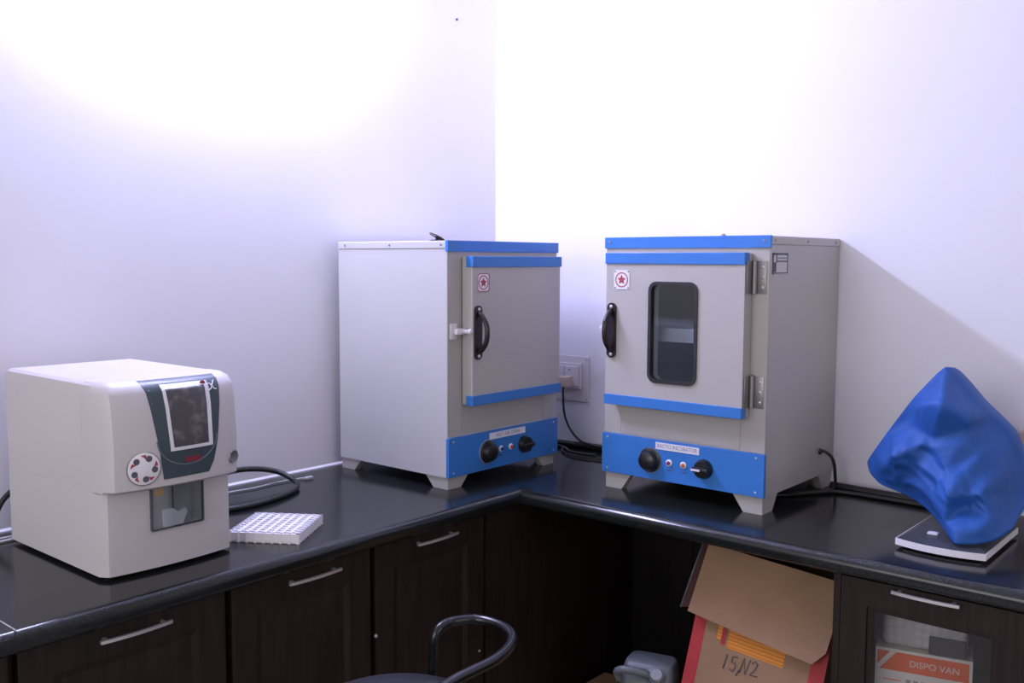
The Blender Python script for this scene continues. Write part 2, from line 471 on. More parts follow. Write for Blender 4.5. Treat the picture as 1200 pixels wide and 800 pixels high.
def right_cabinet():
    x0, x1 = 1.405, 1.767
    W = x1-x0
    r_ = empty('glass_door_cabinet', 'dark wood base cabinet with a glass door under the right worktop', 'cabinet', (x0, 0, 0))
    top = H-0.04
    b = MB()
    b.box(0, 0.018, -0.54, -0.004, 0.10, top).box(W-0.018, W, -0.54, -0.004, 0.10, top)
    b.box(0.018, W-0.018, -0.54, -0.004, 0.10, 0.118).box(0.018, W-0.018, -0.54, -0.004, top-0.018, top).box(0.018, W-0.018, -0.012, -0.004, 0.118, top-0.018)
    b.box(0.0, 0.014, -0.56, -0.54, 0.10, top)
    b.build('carcass', 'wood', r_)
    MB().box(0.018, W-0.018, -0.52, -0.012, 0.455, 0.473).build('shelf', 'wood', r_)
    MB().box(0.001, W-0.001, -0.50, -0.48, 0, 0.10).build('plinth', 'wood', r_)
    dm = MB(); X0, X1, Z0, Z1 = 0.016, W-0.004, 0.11, top-0.004; rl = 0.052
    o = [(X0, Z0), (X1, Z0), (X1, Z1), (X0, Z1)]; i1 = [(X0+rl, Z0+rl), (X1-rl, Z0+rl), (X1-rl, Z1-rl), (X0+rl, Z1-rl)]
    dm.frame_y(o, i1, -0.562, -0.542)
    q = rl+0.01; i2 = [(X0+q, Z0+q), (X1-q, Z0+q), (X1-q, Z1-q), (X0+q, Z1-q)]
    dm.frame_y(i1, i2, -0.557, -0.545)
    dr = dm.build('door', 'wood', r_)
    MB().box(X0+q-0.004, X1-q+0.004, -0.553, -0.549, Z0+q-0.004, Z1-q+0.004).build('glass_pane', 'glassclear', dr)
    h = bar_handle('handle', 0.119, 0.243, H-0.052, -0.562, dr, r_); h['label'] = 'slim brushed steel bar handle'
    # neighbour cabinet edge to the right
    r2 = empty('base_cabinet', 'dark wood base cabinet cut off at the right edge of the photo', 'cabinet', (x1+0.003, 0, 0))
    b = MB().box(0, 0.018, -0.54, -0.004, 0.10, top).box(0.35, 0.368, -0.54, -0.004, 0.10, top).box(0.018, 0.35, -0.54, -0.004, 0.10, 0.118).box(0.018, 0.35, -0.54, -0.004, top-0.018, top).box(0.018, 0.35, -0.012, -0.004, 0.118, top-0.018)
    b.build('carcass', 'wood', r2)
    MB().box(0.001, 0.367, -0.50, -0.48, 0, 0.10).build('plinth', 'wood', r2)
    dm = MB(); shaker(dm, 0.004, 0.364, 0.11, top-0.004, -0.562); dm.build('door', 'wood', r2)
right_cabinet()

# ------------------------------------------------------------ the two laboratory ovens
def star(cx, cz, R, r_):
    return [(cx+(R if i % 2 == 0 else r_)*math.sin(PI*i/5), cz+(R if i % 2 == 0 else r_)*math.cos(PI*i/5)) for i in range(10)]
def circ(cx, cz, R, n=24): return [(cx+R*math.cos(2*PI*i/n), cz+R*math.sin(2*PI*i/n)) for i in range(n)]

def oven(root, W, D, zb, dx0, dx1, window, label_text, lenses, side_mat):
    """local frame: x 0..W along the front, front face at y=0 facing -y, back at y=D, z from the worktop."""
    Ht = 0.599
    z = lambda a: zb + a
    # feet: folded sheet corners
    for sx in (0, 1):
        for sy in (0, 1):
            f = MB()
            X = lambda t: t if sx == 0 else W-t
            Y = lambda t: 0.002+t if sy == 0 else D-0.002-t
            o0 = [(0.006, 0.0), (0.082, 0.0), (0.006, 0.082)]
            topx, botx = 0.080, 0.052
            # front plate and side plate with slanting inner edges, solid triangular corner
            tp = [(0.004, 0.0), (topx, 0.0), (topx, 0.02), (0.024, topx), (0.004, topx)]
            bt = [(0.004, 0.0), (botx, 0.0), (botx, 0.02), (0.024, botx), (0.004, botx)]
            A = [f._v((X(p[0]), Y(p[1]), 0.0)) for p in bt]; B = [f._v((X(p[0]), Y(p[1]), zb)) for p in tp]
            f.face(A); f.face(B)
            for i in range(5): f.face([A[i], A[(i+1) % 5], B[(i+1) % 5], B[i]])
            f.build('foot', 'cream', root)
    # shell with an open chamber in front
    c0, c1, cz0, cz1 = 0.06, W-0.055, 0.20, 0.545
    b = MB()
    ta = 0.012
    b.box(0, c0, 0, D, z(0), z(Ht-0.02)); b.box(c1, W, 0, D, z(0), z(Ht-0.02))
    b.box(c0, c1, 0, D, z(0), z(cz0)); b.box(c0, c1, 0, D, z(cz1), z(Ht-0.02)); b.box(c0, c1, D-0.05, D, z(cz0), z(cz1))
    bmesh.ops.remove_doubles(b.bm, verts=b.bm.verts[:], dist=1e-5)
    b.build('body', side_mat, root)
    if window:
        ch = MB()
        e = 0.002
        ch.box(c0, c0+e, 0.004, D-0.051, z(cz0), z(cz1)); ch.box(c1-e, c1, 0.004, D-0.051, z(cz0), z(cz1))
        ch.box(c0+e, c1-e, 0.004, D-0.051, z(cz0), z(cz0)+e); ch.box(c0+e, c1-e, 0.004, D-0.051, z(cz1)-e, z(cz1)); ch.box(c0+e, c1-e, D-0.053, D-0.051, z(cz0)+e, z(cz1)-e)
        co = ch.build('chamber', 'chamber', root); co['label'] = 'grey metal chamber behind the window'
        sh = MB(); sh.box(c0+0.003, c1-0.003, 0.03, D-0.06, z(0.345), z(0.349)); sh.box(c0+0.003, c1-0.003, 0.026, 0.03, z(0.343), z(0.352))
        sh.build('shelf', 'shelf', root)
        tr = MB(); tr.box(c0+0.012, c1-0.012, 0.030, 0.20, z(0.3495), z(0.377), 0.003); tr.build('inner_tray', 'shelf', root)
    # plain front skin below the door (fine vertical seams) and around
    fp = MB(); fp.box(0.052, W-0.062, -0.0015, 0.001, z(0.106), z(0.186)); fp.build('front_plate', 'cream', root)
    # front skin in cream for the white-sided oven
    fs = MB()
    fs.box(0.0, 0.05, -0.001, 0.0006, z(0.103), z(Ht-0.026)); fs.box(W-0.06, W, -0.001, 0.0006, z(0.103), z(Ht-0.026)); fs.box(0.05, W-0.06, -0.001, 0.0006, z(0.555), z(Ht-0.026))
    fs.build('front_frame', 'cream', root)
    # top cover with a turned-down rim
    tcv = MB(); tcv.box(-0.002, W+0.002, -0.002, D+0.001, z(Ht-0.020), z(Ht), 0.0025)
    tc_ = tcv.build('top_cover', side_mat, root)
    for sx in (-0.002, W+0.002):
        for yy in (0.02, D*0.5, D-0.03):
            s_ = MB(); s_.lathe([(0.0032, 0), (0.0028, 0.0015), (0, 0.002)], (sx, yy, z(Ht-0.010)), (-1 if sx < 0 else 1, 0, 0), 12); s_.build('screw', 'screw', tc_)
    tt = MB(); tt.box(-0.003, W+0.003, -0.006, 0.004, z(Ht-0.027), z(Ht+0.001), 0.001); tt.build('top_trim', 'blue', root)['label'] = 'blue strip along the top edge'
    for xx in (0.012, W-0.012):
        s_ = MB(); s_.lathe([(0.003, 0), (0.0026, 0.0015), (0, 0.002)], (xx, -0.006, z(Ht-0.012)), (0, -1, 0), 12); s_.build('screw', 'screw', root)
    # door
    t = 0.036; dz0, dz1 = z(0.184), z(0.560); g = 0.003
    yf = -g - t
    w0, w1, wz0, wz1 = 0.156, 0.280, z(0.252), z(0.487)
    dm = MB()
    if window:
        inner = rrect(w0, w1, wz0, wz1, 0.018)
        # outer outline with matching point count
        nn = len(inner)//4
        outer = []
        for cx_, cz_ in ((dx1, dz1), (dx0, dz1), (dx0, dz0), (dx1, dz0)): outer += [(cx_, cz_)]*nn
        # spread the corner copies a hair so that faces stay valid
        outer = []
        for k, (cx_, cz_) in enumerate(((dx1, dz1), (dx0, dz1), (dx0, dz0), (dx1, dz0))):
            for i in range(nn):
                a = math.radians(90*k + 90*i/(nn-1)); rr = 0.003
                ox = cx_ - rr if cx_ == dx1 else cx_ + rr; oz = cz_ - rr if cz_ == dz1 else cz_ + rr
                outer.append((ox+rr*math.cos(a), oz+rr*math.sin(a)))
        dm.frame_y(outer, inner, yf, -g)
    else:
        dm.box(dx0, dx1, yf, -g, dz0, dz1, 0.003)
    dr = dm.build('door', 'cream', root)
    for za, zc in ((dz1-0.0265, dz1+0.001), (dz0-0.001, dz0+0.0245)):
        tm = MB(); tm.box(dx0-0.002, dx1+0.001, yf-0.004, yf+0.02, za, zc, 0.0012); q = tm.build('trim_strip', 'blue', dr); q['label'] = 'blue strip across the door'
    if window:
        gk = MB(); gk.frame_y(rrect(w0-0.005, w1+0.005, wz0-0.005, wz1+0.005, 0.022), rrect(w0+0.003, w1-0.003, wz0+0.003, wz1-0.003, 0.015), yf-0.004, yf+0.012)
        gk.build('window_gasket', 'rubber', dr, smooth=40)
        gp = MB(); gp.prism_y(rrect(w0+0.001, w1-0.001, wz0+0.001, wz1-0.001, 0.017), yf+0.004, yf+0.008); gp.build('window_pane', 'glassdark', dr)
    # emblem plate: ring, star, corner rivets
    ex, ez = dx0 + (0.046 if window else 0.040), z(0.4945)
    em = MB(); em.prism_y(rrect(ex-0.0225, ex+0.0225, ez-0.0235, ez+0.0235, 0.004 if window else 0.008), yf-0.0015, yf)
    em.mi = 1
    em.frame_y(circ(ex, ez, 0.0185), circ(ex, ez, 0.0160), yf-0.0021, yf-0.0012)
    em.prism_y(star(ex, ez, 0.0125, 0.0062), yf-0.0021, yf-0.0012)
    if window:
        em.mi = 2
        for sx in (-1, 1):
            for sz in (-1, 1): em.lathe([(0.0022, 0), (0.0, 0.001)], (ex+sx*0.019, yf-0.0015, ez+sz*0.020), (0, -1, 0), 8)
    else:
        o_ = rrect(ex-0.0225, ex+0.0225, ez-0.0235, ez+0.0235, 0.008); i_ = rrect(ex-0.0205, ex+0.0205, ez-0.0215, ez+0.0215, 0.007)
        em.frame_y(o_, i_, yf-0.0021, yf-0.0012)
    e_ = em.build('emblem_plate', ['owhite', 'red', 'ink'], dr); e_['label'] = 'small white plate with a red ringed star'
    # handle: rounded back plate, arched grip, two screws
    hx, h0, h1 = dx0 + 0.019, z(0.300), z(0.437)
    hm = MB()
    hm.prism_y(rrect(hx-0.0125, hx+0.0125, h0, h1, 0.0124, 8), yf-0.006, yf)
    hz = (h0+h1)/2
    pts = [(hx, yf-0.003, h0+0.018), (hx, yf-0.016, h0+0.026), (hx, yf-0.030, h0+0.045), (hx, yf-0.034, hz), (hx, yf-0.030, h1-0.045), (hx, yf-0.016, h1-0.026), (hx, yf-0.003, h1-0.018)]
    hm.tube(pts, 0.0065, 10)
    ho = hm.build('handle', 'maroon', dr, smooth=40); ho['label'] = 'dark arched pull handle'
    for zz in (h0+0.009, h1-0.009):
        s_ = MB(); s_.lathe([(0.0045, 0), (0.004, 0.002), (0, 0.003)], (hx, yf-0.006, zz), (0, -1, 0), 12); s_.build('handle_screw', 'chrome', dr)
    # latch
    lz = z(0.372); lt = MB()
    lt.box(dx0-0.043 if not window else 0.002, dx0-0.020 if not window else 0.012, -0.006, -0.001, lz-0.020, lz+0.020, 0.001)
    lt.box(dx0-0.034 if not window else 0.004, dx0-0.004, -0.020, -0.006, lz-0.008, lz+0.008, 0.003)
    lt.tube([(dx0-0.009, -0.014, lz), (dx0-0.009, -0.034, lz), (dx0-0.005, -0.038, lz)], 0.006, 10, smooth=False)
    lt.lathe([(0.0, -0.008), (0.006, -0.005), (0.008, 0), (0.006, 0.005), (0, 0.008)], (dx0-0.010, -0.040, lz), (0, -1, 0), 14)
    lt.build('latch', 'switch', root, smooth=40)
    # hinges on the right
    for za in (0.505, 0.243):
        hm = MB(); hz0, hz1 = z(za-0.037), z(za+0.037)
        hm.box(dx1+0.012, W-0.006, -0.003, -0.0005, hz0, hz1, 0.0005)
        hm.box(dx1+0.001, dx1+0.003, yf+0.006, -0.006, hz0, hz1, 0.0005)
        hm.lathe([(0.0055, 0), (0.0055, hz1-hz0), (0.0, hz1-hz0+0.004)], (dx1+0.0075, -0.006, hz0), (0, 0, 1), 14)
        hg = hm.build('hinge', 'screw', root, smooth=40)
        for k in range(3):
            s_ = MB(); s_.lathe([(0.0035, 0), (0, 0.0015)], (dx1+0.026, -0.003, hz0+0.014+0.023*k), (0, -1, 0), 10); s_.build('hinge_screw', 'chrome', hg)
    # control panel
    cp = MB(); cp.box(-0.003, W+0.003, -0.008, 0.002, z(0.001), z(0.102), 0.0012)
    cpo = cp.build('control_panel', 'blue', root); cpo['label'] = 'blue control panel'
    for xx in (0.014, W-0.018):
        for zz in (0.012, 0.092):
            s_ = MB(); s_.lathe([(0.003, 0), (0.0026, 0.0012), (0, 0.0016)], (xx, -0.008, z(zz)), (0, -1, 0), 10); s_.build('screw', 'chrome', cpo)
    k1x, k2x, kz = 0.143, 0.293, z(0.049)
    km = MB(); n = 32
    km.lathe([(0.0300, 0), (0.0300, 0.004), (0.026, 0.006), (0.0245, 0.014), (0.022, 0.020), (0.014, 0.024), (0, 0.025)], (k1x, -0.0085, kz), (0, -1, 0), 32)
    ko = km.build('knob', 'black', cpo, smooth=40)
    sk = MB(); sk.frame_y(circ(k1x, kz, 0.0318, 32), circ(k1x, kz, 0.0298, 32), -0.0105, -0.008); sk.build('knob_ring', 'screw' if window else 'chrome', ko)
    km = MB(); km.lathe([(0.0235, 0), (0.0235, 0.004), (0.0215, 0.008), (0.020, 0.016), (0.0, 0.017)], (k2x, -0.0085, kz-0.001), (0, -1, 0), 32)
    km.box(k2x-0.021, k2x+0.021, -0.034, -0.024, kz-0.007, kz+0.005, 0.003)
    ko = km.build('knob', 'black', cpo, smooth=40)
    if window:
        pm = MB(); pm.box(k2x-0.0215, k2x+0.002, -0.0350, -0.0338, kz-0.0035, kz+0.0015); pm.build('pointer', 'owhite', ko)
    for xx, ln in zip((0.197, 0.237), lenses):
        lm = MB(); lm.lathe([(0.0085, 0), (0.0085, 0.002), (0.0055, 0.004), (0.0050, 0.0035)], (xx, -0.008, z(0.049)), (0, -1, 0), 20)
        lo = lm.build('indicator_lamp', 'owhite', cpo, smooth=40)
        l2 = MB(); l2.lathe([(0.0052, 0.003), (0.0045, 0.006), (0, 0.0075)], (xx, -0.008, z(0.049)), (0, -1, 0), 16); l2.build('lens', ln, lo, smooth=60)
        tx_ = MB(); tx_.box(xx-0.006, xx+0.006, -0.0084, -0.0078, z(0.029), z(0.032)); tx_.build('caption', 'ink', cpo)
    lb0, lb1 = (0.158, 0.279) if window else (0.151, 0.298)
    lm = MB(); lm.box(lb0, lb1, -0.0094, -0.0078, z(0.079), z(0.0965), 0.0003); lo = lm.build('name_label', 'owhite', cpo); lo['label'] = 'white printed name strip'
    text_mesh('lettering', label_text, 0.0135, 'greyink', lo, face_mat(((lb0+lb1)/2, -0.0096, z(0.0878)), (1, 0, 0), (0, 0, 1)), 0.0003, sx=0.88 if window else 1.05)

rR = empty('laboratory_oven', 'cream and blue incubator with a dark window in its door, standing right of the corner', 'oven', (0.7302, -0.4021, H), 0, 'cream and blue laboratory ovens')
oven(rR, 0.443, 0.3985, 0.0405, 0.0265, 0.402, True, 'BACTO INCUBATOR', ('lampviolet', 'lamporange'), 'cream')
rL = empty('laboratory_oven', 'cream and blue oven with a plain windowless door, standing left of the corner', 'oven', (0.4597, -0.7055, H), PI/2, 'cream and blue laboratory ovens')
oven(rL, 0.443, 0.416, 0.0305, 0.050, 0.412, False, 'HOT AIR OVEN', ('lampblue', 'lampred'), 'creamw')
# vents on the top covers
v = MB(); v.lathe([(0.008, 0), (0.008, 0.004), (0.005, 0.008), (0, 0.010)], (0.262, 0.12, 0.6395), (0, 0, 1), 16); v.build('vent_knob', 'screw', rR, smooth=40)
v = MB(); v.lathe([(0.020, 0), (0.020, 0.003), (0.012, 0.005), (0, 0.005)], (0.085, 0.12, 0.6295), (0, 0, 1), 18)
v.lathe([(0.022, 0.0), (0.022, 0.003), (0, 0.004)], (0.085, 0.12, 0.6405), (0.45, -0.25, 1), 20); v.tube([(0.085, 0.12, 0.634), (0.085, 0.12, 0.641)], 0.004, 8, smooth=False)
v.build('vent_cap', 'dot', rL, smooth=40)
# sticker drawn in black on the side of the right oven, and its mains lead
W_ = 0.443
st = MB(); sx = W_+0.0005
def sbox(y0, y1, z0, z1, mi, dd=0.0008):
    st.mi = mi; st.box(W_-0.0002, W_+dd, y0, y1, z0, z1)
sbox(0.014, 0.090, 0.555, 0.599, 0)
for (a, b_, c_, e_) in ((0.012, 0.092, 0.5965, 0.601), (0.012, 0.092, 0.5545, 0.5565), (0.088, 0.091, 0.5545, 0.601), (0.012, 0.016, 0.552, 0.601), (0.016, 0.030, 0.5575, 0.580), (0.030, 0.034, 0.580, 0.5965), (0.034, 0.088, 0.5805, 0.5835), (0.038, 0.084, 0.5885, 0.5905)): sbox(a, b_, c_, e_, 1, 0.0014)
so = st.build('rating_sticker', ['creamw', 'ink'], rR); so['label'] = 'rating sticker outlined in black'
cd = MB(); cd.tube([(0.438, 0.312, 0.103), (0.456, 0.314, 0.104), (0.474, 0.322, 0.085), (0.478, 0.330, 0.045), (0.474, 0.335, 0.010), (0.455, 0.30, 0.005), (0.40, 0.24, 0.005), (0.33, 0.21, 0.005)], 0.0042, 8); cd.lathe([(0.008, 0), (0.006, 0.006), (0, 0.006)], (W_, 0.312, 0.103), (1, 0, 0), 12)
cd.build('mains_lead', 'cable', rR, smooth=60)

# ------------------------------------------------------------ cell counter (white analyser) on the left
def analyser():
    X0, X1, Y0, Y1, Zt = 0.10, 0.500, -1.617, -1.346, 0.362
    r_ = empty('blood_cell_counter', 'boxy off-white blood cell counter with a slate screen panel, on the left worktop', 'analyser', (X0, Y0, H))
    Wd = Y1-Y0
    def fx(t, base, bul): return base + bul*(1-(2*t-1)**2)
    def slabsec(zs, n=14):
        """zs: list of (z, front base x, bulge, side inset, back x)"""
        m = MB(); rings = []
        for (zz, bx, bul, ins, bk) in zs:
            ring = [(bk, Y0+ins), ]
            y0, y1 = Y0+ins, Y1-ins; rc = 0.016
            for i in range(n+1):
                t = i/n; y = y0+(y1-y0)*t
                x = fx(t, bx, bul)
                e = min(y-y0, y1-y)
                if e < rc: x -= rc - math.sqrt(max(0, rc*rc-(rc-e)**2))
                ring.append((x, y))
            ring.append((bk, Y1-ins))
            rings.append([m._v((p[0], p[1], H+zz)) for p in ring])
        for A, B in zip(rings, rings[1:]):
            k = len(A)
            for i in range(k): m.face([A[i], A[(i+1) % k], B[(i+1) % k], B[i]])
        m.face(list(reversed(rings[0]))); m.face(rings[-1])
        return m
    n = 24
    # rear body with rounded top
    body = slabsec([(0.008, 0.484, 0.012, 0, X0), (0.160, 0.484, 0.012, 0, X0), (0.162, 0.47, 0.004, 0, X0), (0.345, 0.47, 0.004, 0, X0), (0.355, 0.468, 0.004, 0.002, X0+0.002), (0.360, 0.463, 0.004, 0.008, X0+0.008)], n)
    body.build('case', 'abs', r_, root=r_, smooth=35)
    hood = slabsec([(0.163, 0.505, 0.016, -0.001, 0.42), (0.168, 0.512, 0.018, -0.001, 0.42), (0.24, 0.514, 0.019, -0.001, 0.42), (0.31, 0.508, 0.018, -0.001, 0.42), (0.340, 0.502, 0.017, -0.001, 0.42), (0.354, 0.492, 0.015, 0.002, 0.422), (0.361, 0.476, 0.012, 0.008, 0.424), (0.3625, 0.455, 0.008, 0.014, 0.426)], n)
    ho = hood.build('front_hood', 'abs', r_, root=r_, smooth=35)
    for xx in (X0+0.03, 0.45):
        for yy in (Y0+0.03, Y1-0.03):
            f = MB(); f.lathe([(0.012, 0), (0.014, 0.009)], (xx, yy, H), (0, 0, 1), 14); f.build('rubber_foot', 'rubber', r_, root=r_)
    # surface following helpers: front skin of the hood
    lv = [(0.163, 0.505, 0.016), (0.168, 0.512, 0.018), (0.24, 0.514, 0.019), (0.31, 0.508, 0.018), (0.340, 0.502, 0.017), (0.354, 0.492, 0.015), (0.361, 0.476, 0.012)]
    def hx(y, zz):
        t = (y-Y0)/Wd
        for a, b in zip(lv, lv[1:]):
            if a[0] <= zz <= b[0]:
                q = (zz-a[0])/(b[0]-a[0]); return fx(t, a[1]+(b[1]-a[1])*q, a[2]+(b[2]-a[2])*q)
        return fx(t, lv[-1][1], lv[-1][2])
    def skin(mb, edges, off0, off1, nz=14, ny=10):
        """edges(z)->(yL,yR); list of z."""
        zs, fn = edges
        F = []; Bk = []
        for zz in zs:
            a, b = fn(zz)
            F.append([mb._v((hx(a+(b-a)*i/ny, zz)+off1, a+(b-a)*i/ny, H+zz)) for i in range(ny+1)])
            Bk.append([mb._v((hx(a+(b-a)*i/ny, zz)+off0, a+(b-a)*i/ny, H+zz)) for i in range(ny+1)])
        for k in range(len(zs)-1):
            for i in range(ny):
                mb.face([F[k][i], F[k][i+1], F[k+1][i+1], F[k+1][i]]); mb.face([Bk[k][i+1], Bk[k][i], Bk[k+1][i], Bk[k+1][i+1]])
            mb.face([Bk[k][0], F[k][0], F[k+1][0], Bk[k+1][0]]); mb.face([F[k][ny], Bk[k][ny], Bk[k+1][ny], F[k+1][ny]])
        for i in range(ny):
            mb.face([Bk[0][i], Bk[0][i+1], F[0][i+1], F[0][i]]); mb.face([F[-1][i], F[-1][i+1], Bk[-1][i+1], Bk[-1][i]])
    zr = lambda a, b, k: [a+(b-a)*i/k for i in range(k+1)]
    def lerp(a, b, t): return a+(b-a)*t
    pan = MB()
    def pe(zz):
        t = (zz-0.180)/(0.360-0.180)
        return (lerp(-1.520, -1.546, t**1.0) , lerp(-1.426, -1.389, t**0.55))
    skin(pan, ([0.180, 0.20, 0.22, 0.24, 0.26, 0.28, 0.30, 0.31, 0.325, 0.34, 0.347, 0.354, 0.3575, 0.3605], pe), -0.002, 0.0012)
    po = pan.build('screen_panel', 'slate', r_, root=r_, smooth=50); po['label'] = 'slate grey panel narrowing downwards'
    # raised arc line on the panel below the screen
    ar = MB(); pts = []
    for i in range(17):
        a = PI*i/16; y = -1.470 - 0.062*math.cos(a); zz = 0.252 - 0.050*math.sin(a); pts.append((hx(y, zz)+0.0012, y, H+zz))
    ar.tube(pts, 0.0014, 6); ar.build('panel_line', 'slatelight', po, root=None)
    ar_o = COL.objects[-1] if False else None
    fr = MB()
    se0 = ([0.231, 0.24, 0.27, 0.31, 0.325, 0.34, 0.352], lambda zz: (lerp(-1.507, -1.514, (zz-0.231)/0.121), lerp(-1.419, -1.417, (zz-0.231)/0.121)))
    skin(fr, se0, 0.0, 0.0035)
    so = fr.build('screen_bezel', 'white', r_, root=r_, smooth=50)
    sc_ = MB(); skin(sc_, ([0.2375, 0.24, 0.27, 0.31, 0.325, 0.34, 0.3455], lambda zz: (lerp(-1.5015, -1.508, (zz-0.2375)/0.108), lerp(-1.4285, -1.4265, (zz-0.2375)/0.108))), 0.002, 0.0042)
    q = sc_.build('screen', 'screen', so, root=r_, smooth=50); q['label'] = 'dull grey touch screen'
    tx = MB(); skin(tx, (zr(0.2060, 0.2160, 2), lambda zz: (-1.478, -1.446)), 0.0, 0.0022, ny=4); tx.build('red_print', 'redtext', r_, root=r_)
    # temperature-like slim mark and small dots top left
    tk = MB(); tk.tube([(hx(-1.537, 0.345)+0.001, -1.537, H+0.345), (hx(-1.537, 0.325)+0.001, -1.537, H+0.325)], 0.0012, 6, smooth=False)
    tk.lathe([(0.003, 0), (0.0, 0.002)], (hx(-1.535, 0.321), -1.535, H+0.321), (1, 0, 0), 10); tk.build('indicator_mark', 'slatelight', r_, root=r_)
    # alpha emblem: white looped stroke with a red dot
    al = MB()
    def ap(y, zz): return (hx(y, zz)+0.0022, y, H+zz)
    al.tube([ap(-1.400, 0.3505), ap(-1.406, 0.344), ap(-1.411, 0.337), ap(-1.416, 0.3345), ap(-1.420, 0.338), ap(-1.418, 0.3440), ap(-1.412, 0.3455), ap(-1.408, 0.341), ap(-1.404, 0.3355), ap(-1.399, 0.3345)], 0.0013, 6)
    al.mi = 1; al.lathe([(0.0060, 0), (0.0055, 0.0015), (0, 0.002)], ap(-1.427, 0.3475), (1, 0, 0), 16)
    al.build('alpha_emblem', ['white', 'redtext'], r_, root=r_)
    # round sample wheel badge
    cy, cz = -1.5565, 0.2055
    xx = hx(cy, cz)
    sl = Vector((1, (hx(cy-0.01, cz)-hx(cy+0.01, cz))/0.02, 0)).normalized()
    wd = MB(); wd.lathe([(0.0295, -0.004), (0.0295, 0.0008), (0.0280, 0.0016), (0, 0.0016)], (xx, cy, H+cz), sl, 36); wb = wd.build('sample_wheel', 'white', r_, root=r_, smooth=40)
    wd = MB(); wd.lathe([(0.0312, -0.004), (0.0312, 0.0010), (0.0298, 0.0012), (0.0296, -0.003)], (xx, cy, H+cz), sl, 36); wd.build('rim', 'screw', wb, root=r_, smooth=40)
    side = sl.cross(Vector((0, 0, 1))).normalized() * -1
    def wp(a, R, off): return Vector((xx, cy, H+cz)) + sl*off + side*R*math.cos(a) + Vector((0, 0, 1))*R*math.sin(a)
    hl = MB(); rd = MB()
    for k in range(5):
        a = math.radians(62 + 72*k)
        hl.lathe([(0.0062, 0.0014), (0.0050, 0.0022), (0, 0.0020)], wp(a, 0.0195, 0), sl, 16)
        seg = []
        for j in range(7): seg.append(wp(a+math.radians(18+4.0*j), 0.0250, 0.0022))
        inn = [wp(a+math.radians(18), 0.0165, 0.0022), wp(a+math.radians(28), 0.0205, 0.0022)]
        rd.poly(seg + list(reversed(inn)))
    hl.build('wheel_hole', 'ink', wb, root=r_); rd.build('wheel_wedge', 'red', wb, root=r_)
    # oval button at the right
    cy, cz = -1.3665, 0.198
    ob = MB(); ob.lathe([(0.0135, -0.006), (0.0135, 0.002), (0.012, 0.004), (0.010, 0.003), (0, 0.0035)], (hx(cy, cz)-0.001, cy, H+cz), (1, 0.30, 0), 24); ob.build('power_button', 'screw', r_, root=r_, smooth=40)
    # sampling bay: grey recess with glass, probe, white cup, yellow mark
    fy = lambda y: fx((y-Y0)/Wd, 0.484, 0.012)
    b0, b1, z0, z1 = -1.528, -1.424, 0.080, 0.160
    by = MB(); by.frame_y([(0, 0)]*0 or rrect(0, 1, 0, 1, 0.1), rrect(0.1, 0.9, 0.1, 0.9, 0.1), 0, 1) if False else None
    by = MB(); by.box(fy(-1.476)-0.020, fy(-1.476)+0.0010, b0, b1, H+z0, H+z1); bo = by.build('sampling_bay', 'probegrey', r_, root=r_)
    fm = MB()
    for (a, b, c, e) in ((b0-0.002, b0+0.001, z0, z1), (b1-0.001, b1+0.003, z0, z1), (b0, b1, z0-0.002, z0+0.001)): fm.box(fy(-1.476)-0.01, fy(-1.476)+0.0035, a, b, H+c, H+e)
    fm.build('bay_frame', 'ink', bo, root=r_)
    fxx = fy(-1.476)+0.001
    cup = MB(); cup.prism([(-1.506, 0.083), (-1.468, 0.083), (-1.458, 0.106), (-1.462, 0.112), (-1.478, 0.108), (-1.488, 0.116), (-1.508, 0.116)], lambda y, zz: (fxx-0.002, y, H+zz), lambda y, zz: (fxx+0.006, y, H+zz)); cup.build('sample_cup', 'white', bo, root=r_)
    pr = MB(); pr.tube([(fxx+0.004, -1.487, H+0.108), (fxx+0.004, -1.487, H+0.160)], 0.0016, 8, smooth=False); pr.build('probe', 'ink', bo, root=r_)
    yl = MB(); yl.lathe([(0.009, 0), (0.008, 0.002), (0, 0.002)], (fxx, -1.512, H+0.150), (1, 0, 0), 18); yl.build('yellow_mark', 'yellow', bo, root=r_)
    mk = MB(); mk.box(fxx, fxx+0.001, -1.447, -1.441, H+0.090, H+0.148); mk.build('bay_marking', 'greyink', bo, root=r_)
    mk = MB(); mk.box(fxx, fxx+0.001, -1.524, -1.512, H+0.125, H+0.130); mk.build('bay_marking', 'greyink', bo, root=r_)
    gl = MB(); gl.box(fxx+0.0070, fxx+0.0085, b0, b1, H+z0, H+z1); gl.build('bay_glass', 'glassprobe', bo, root=r_)
    # fix the arc, which was built in world space under the panel
    for ch in po.children:
        ch.data.transform(r_.matrix_basis.inverted())
analyser()

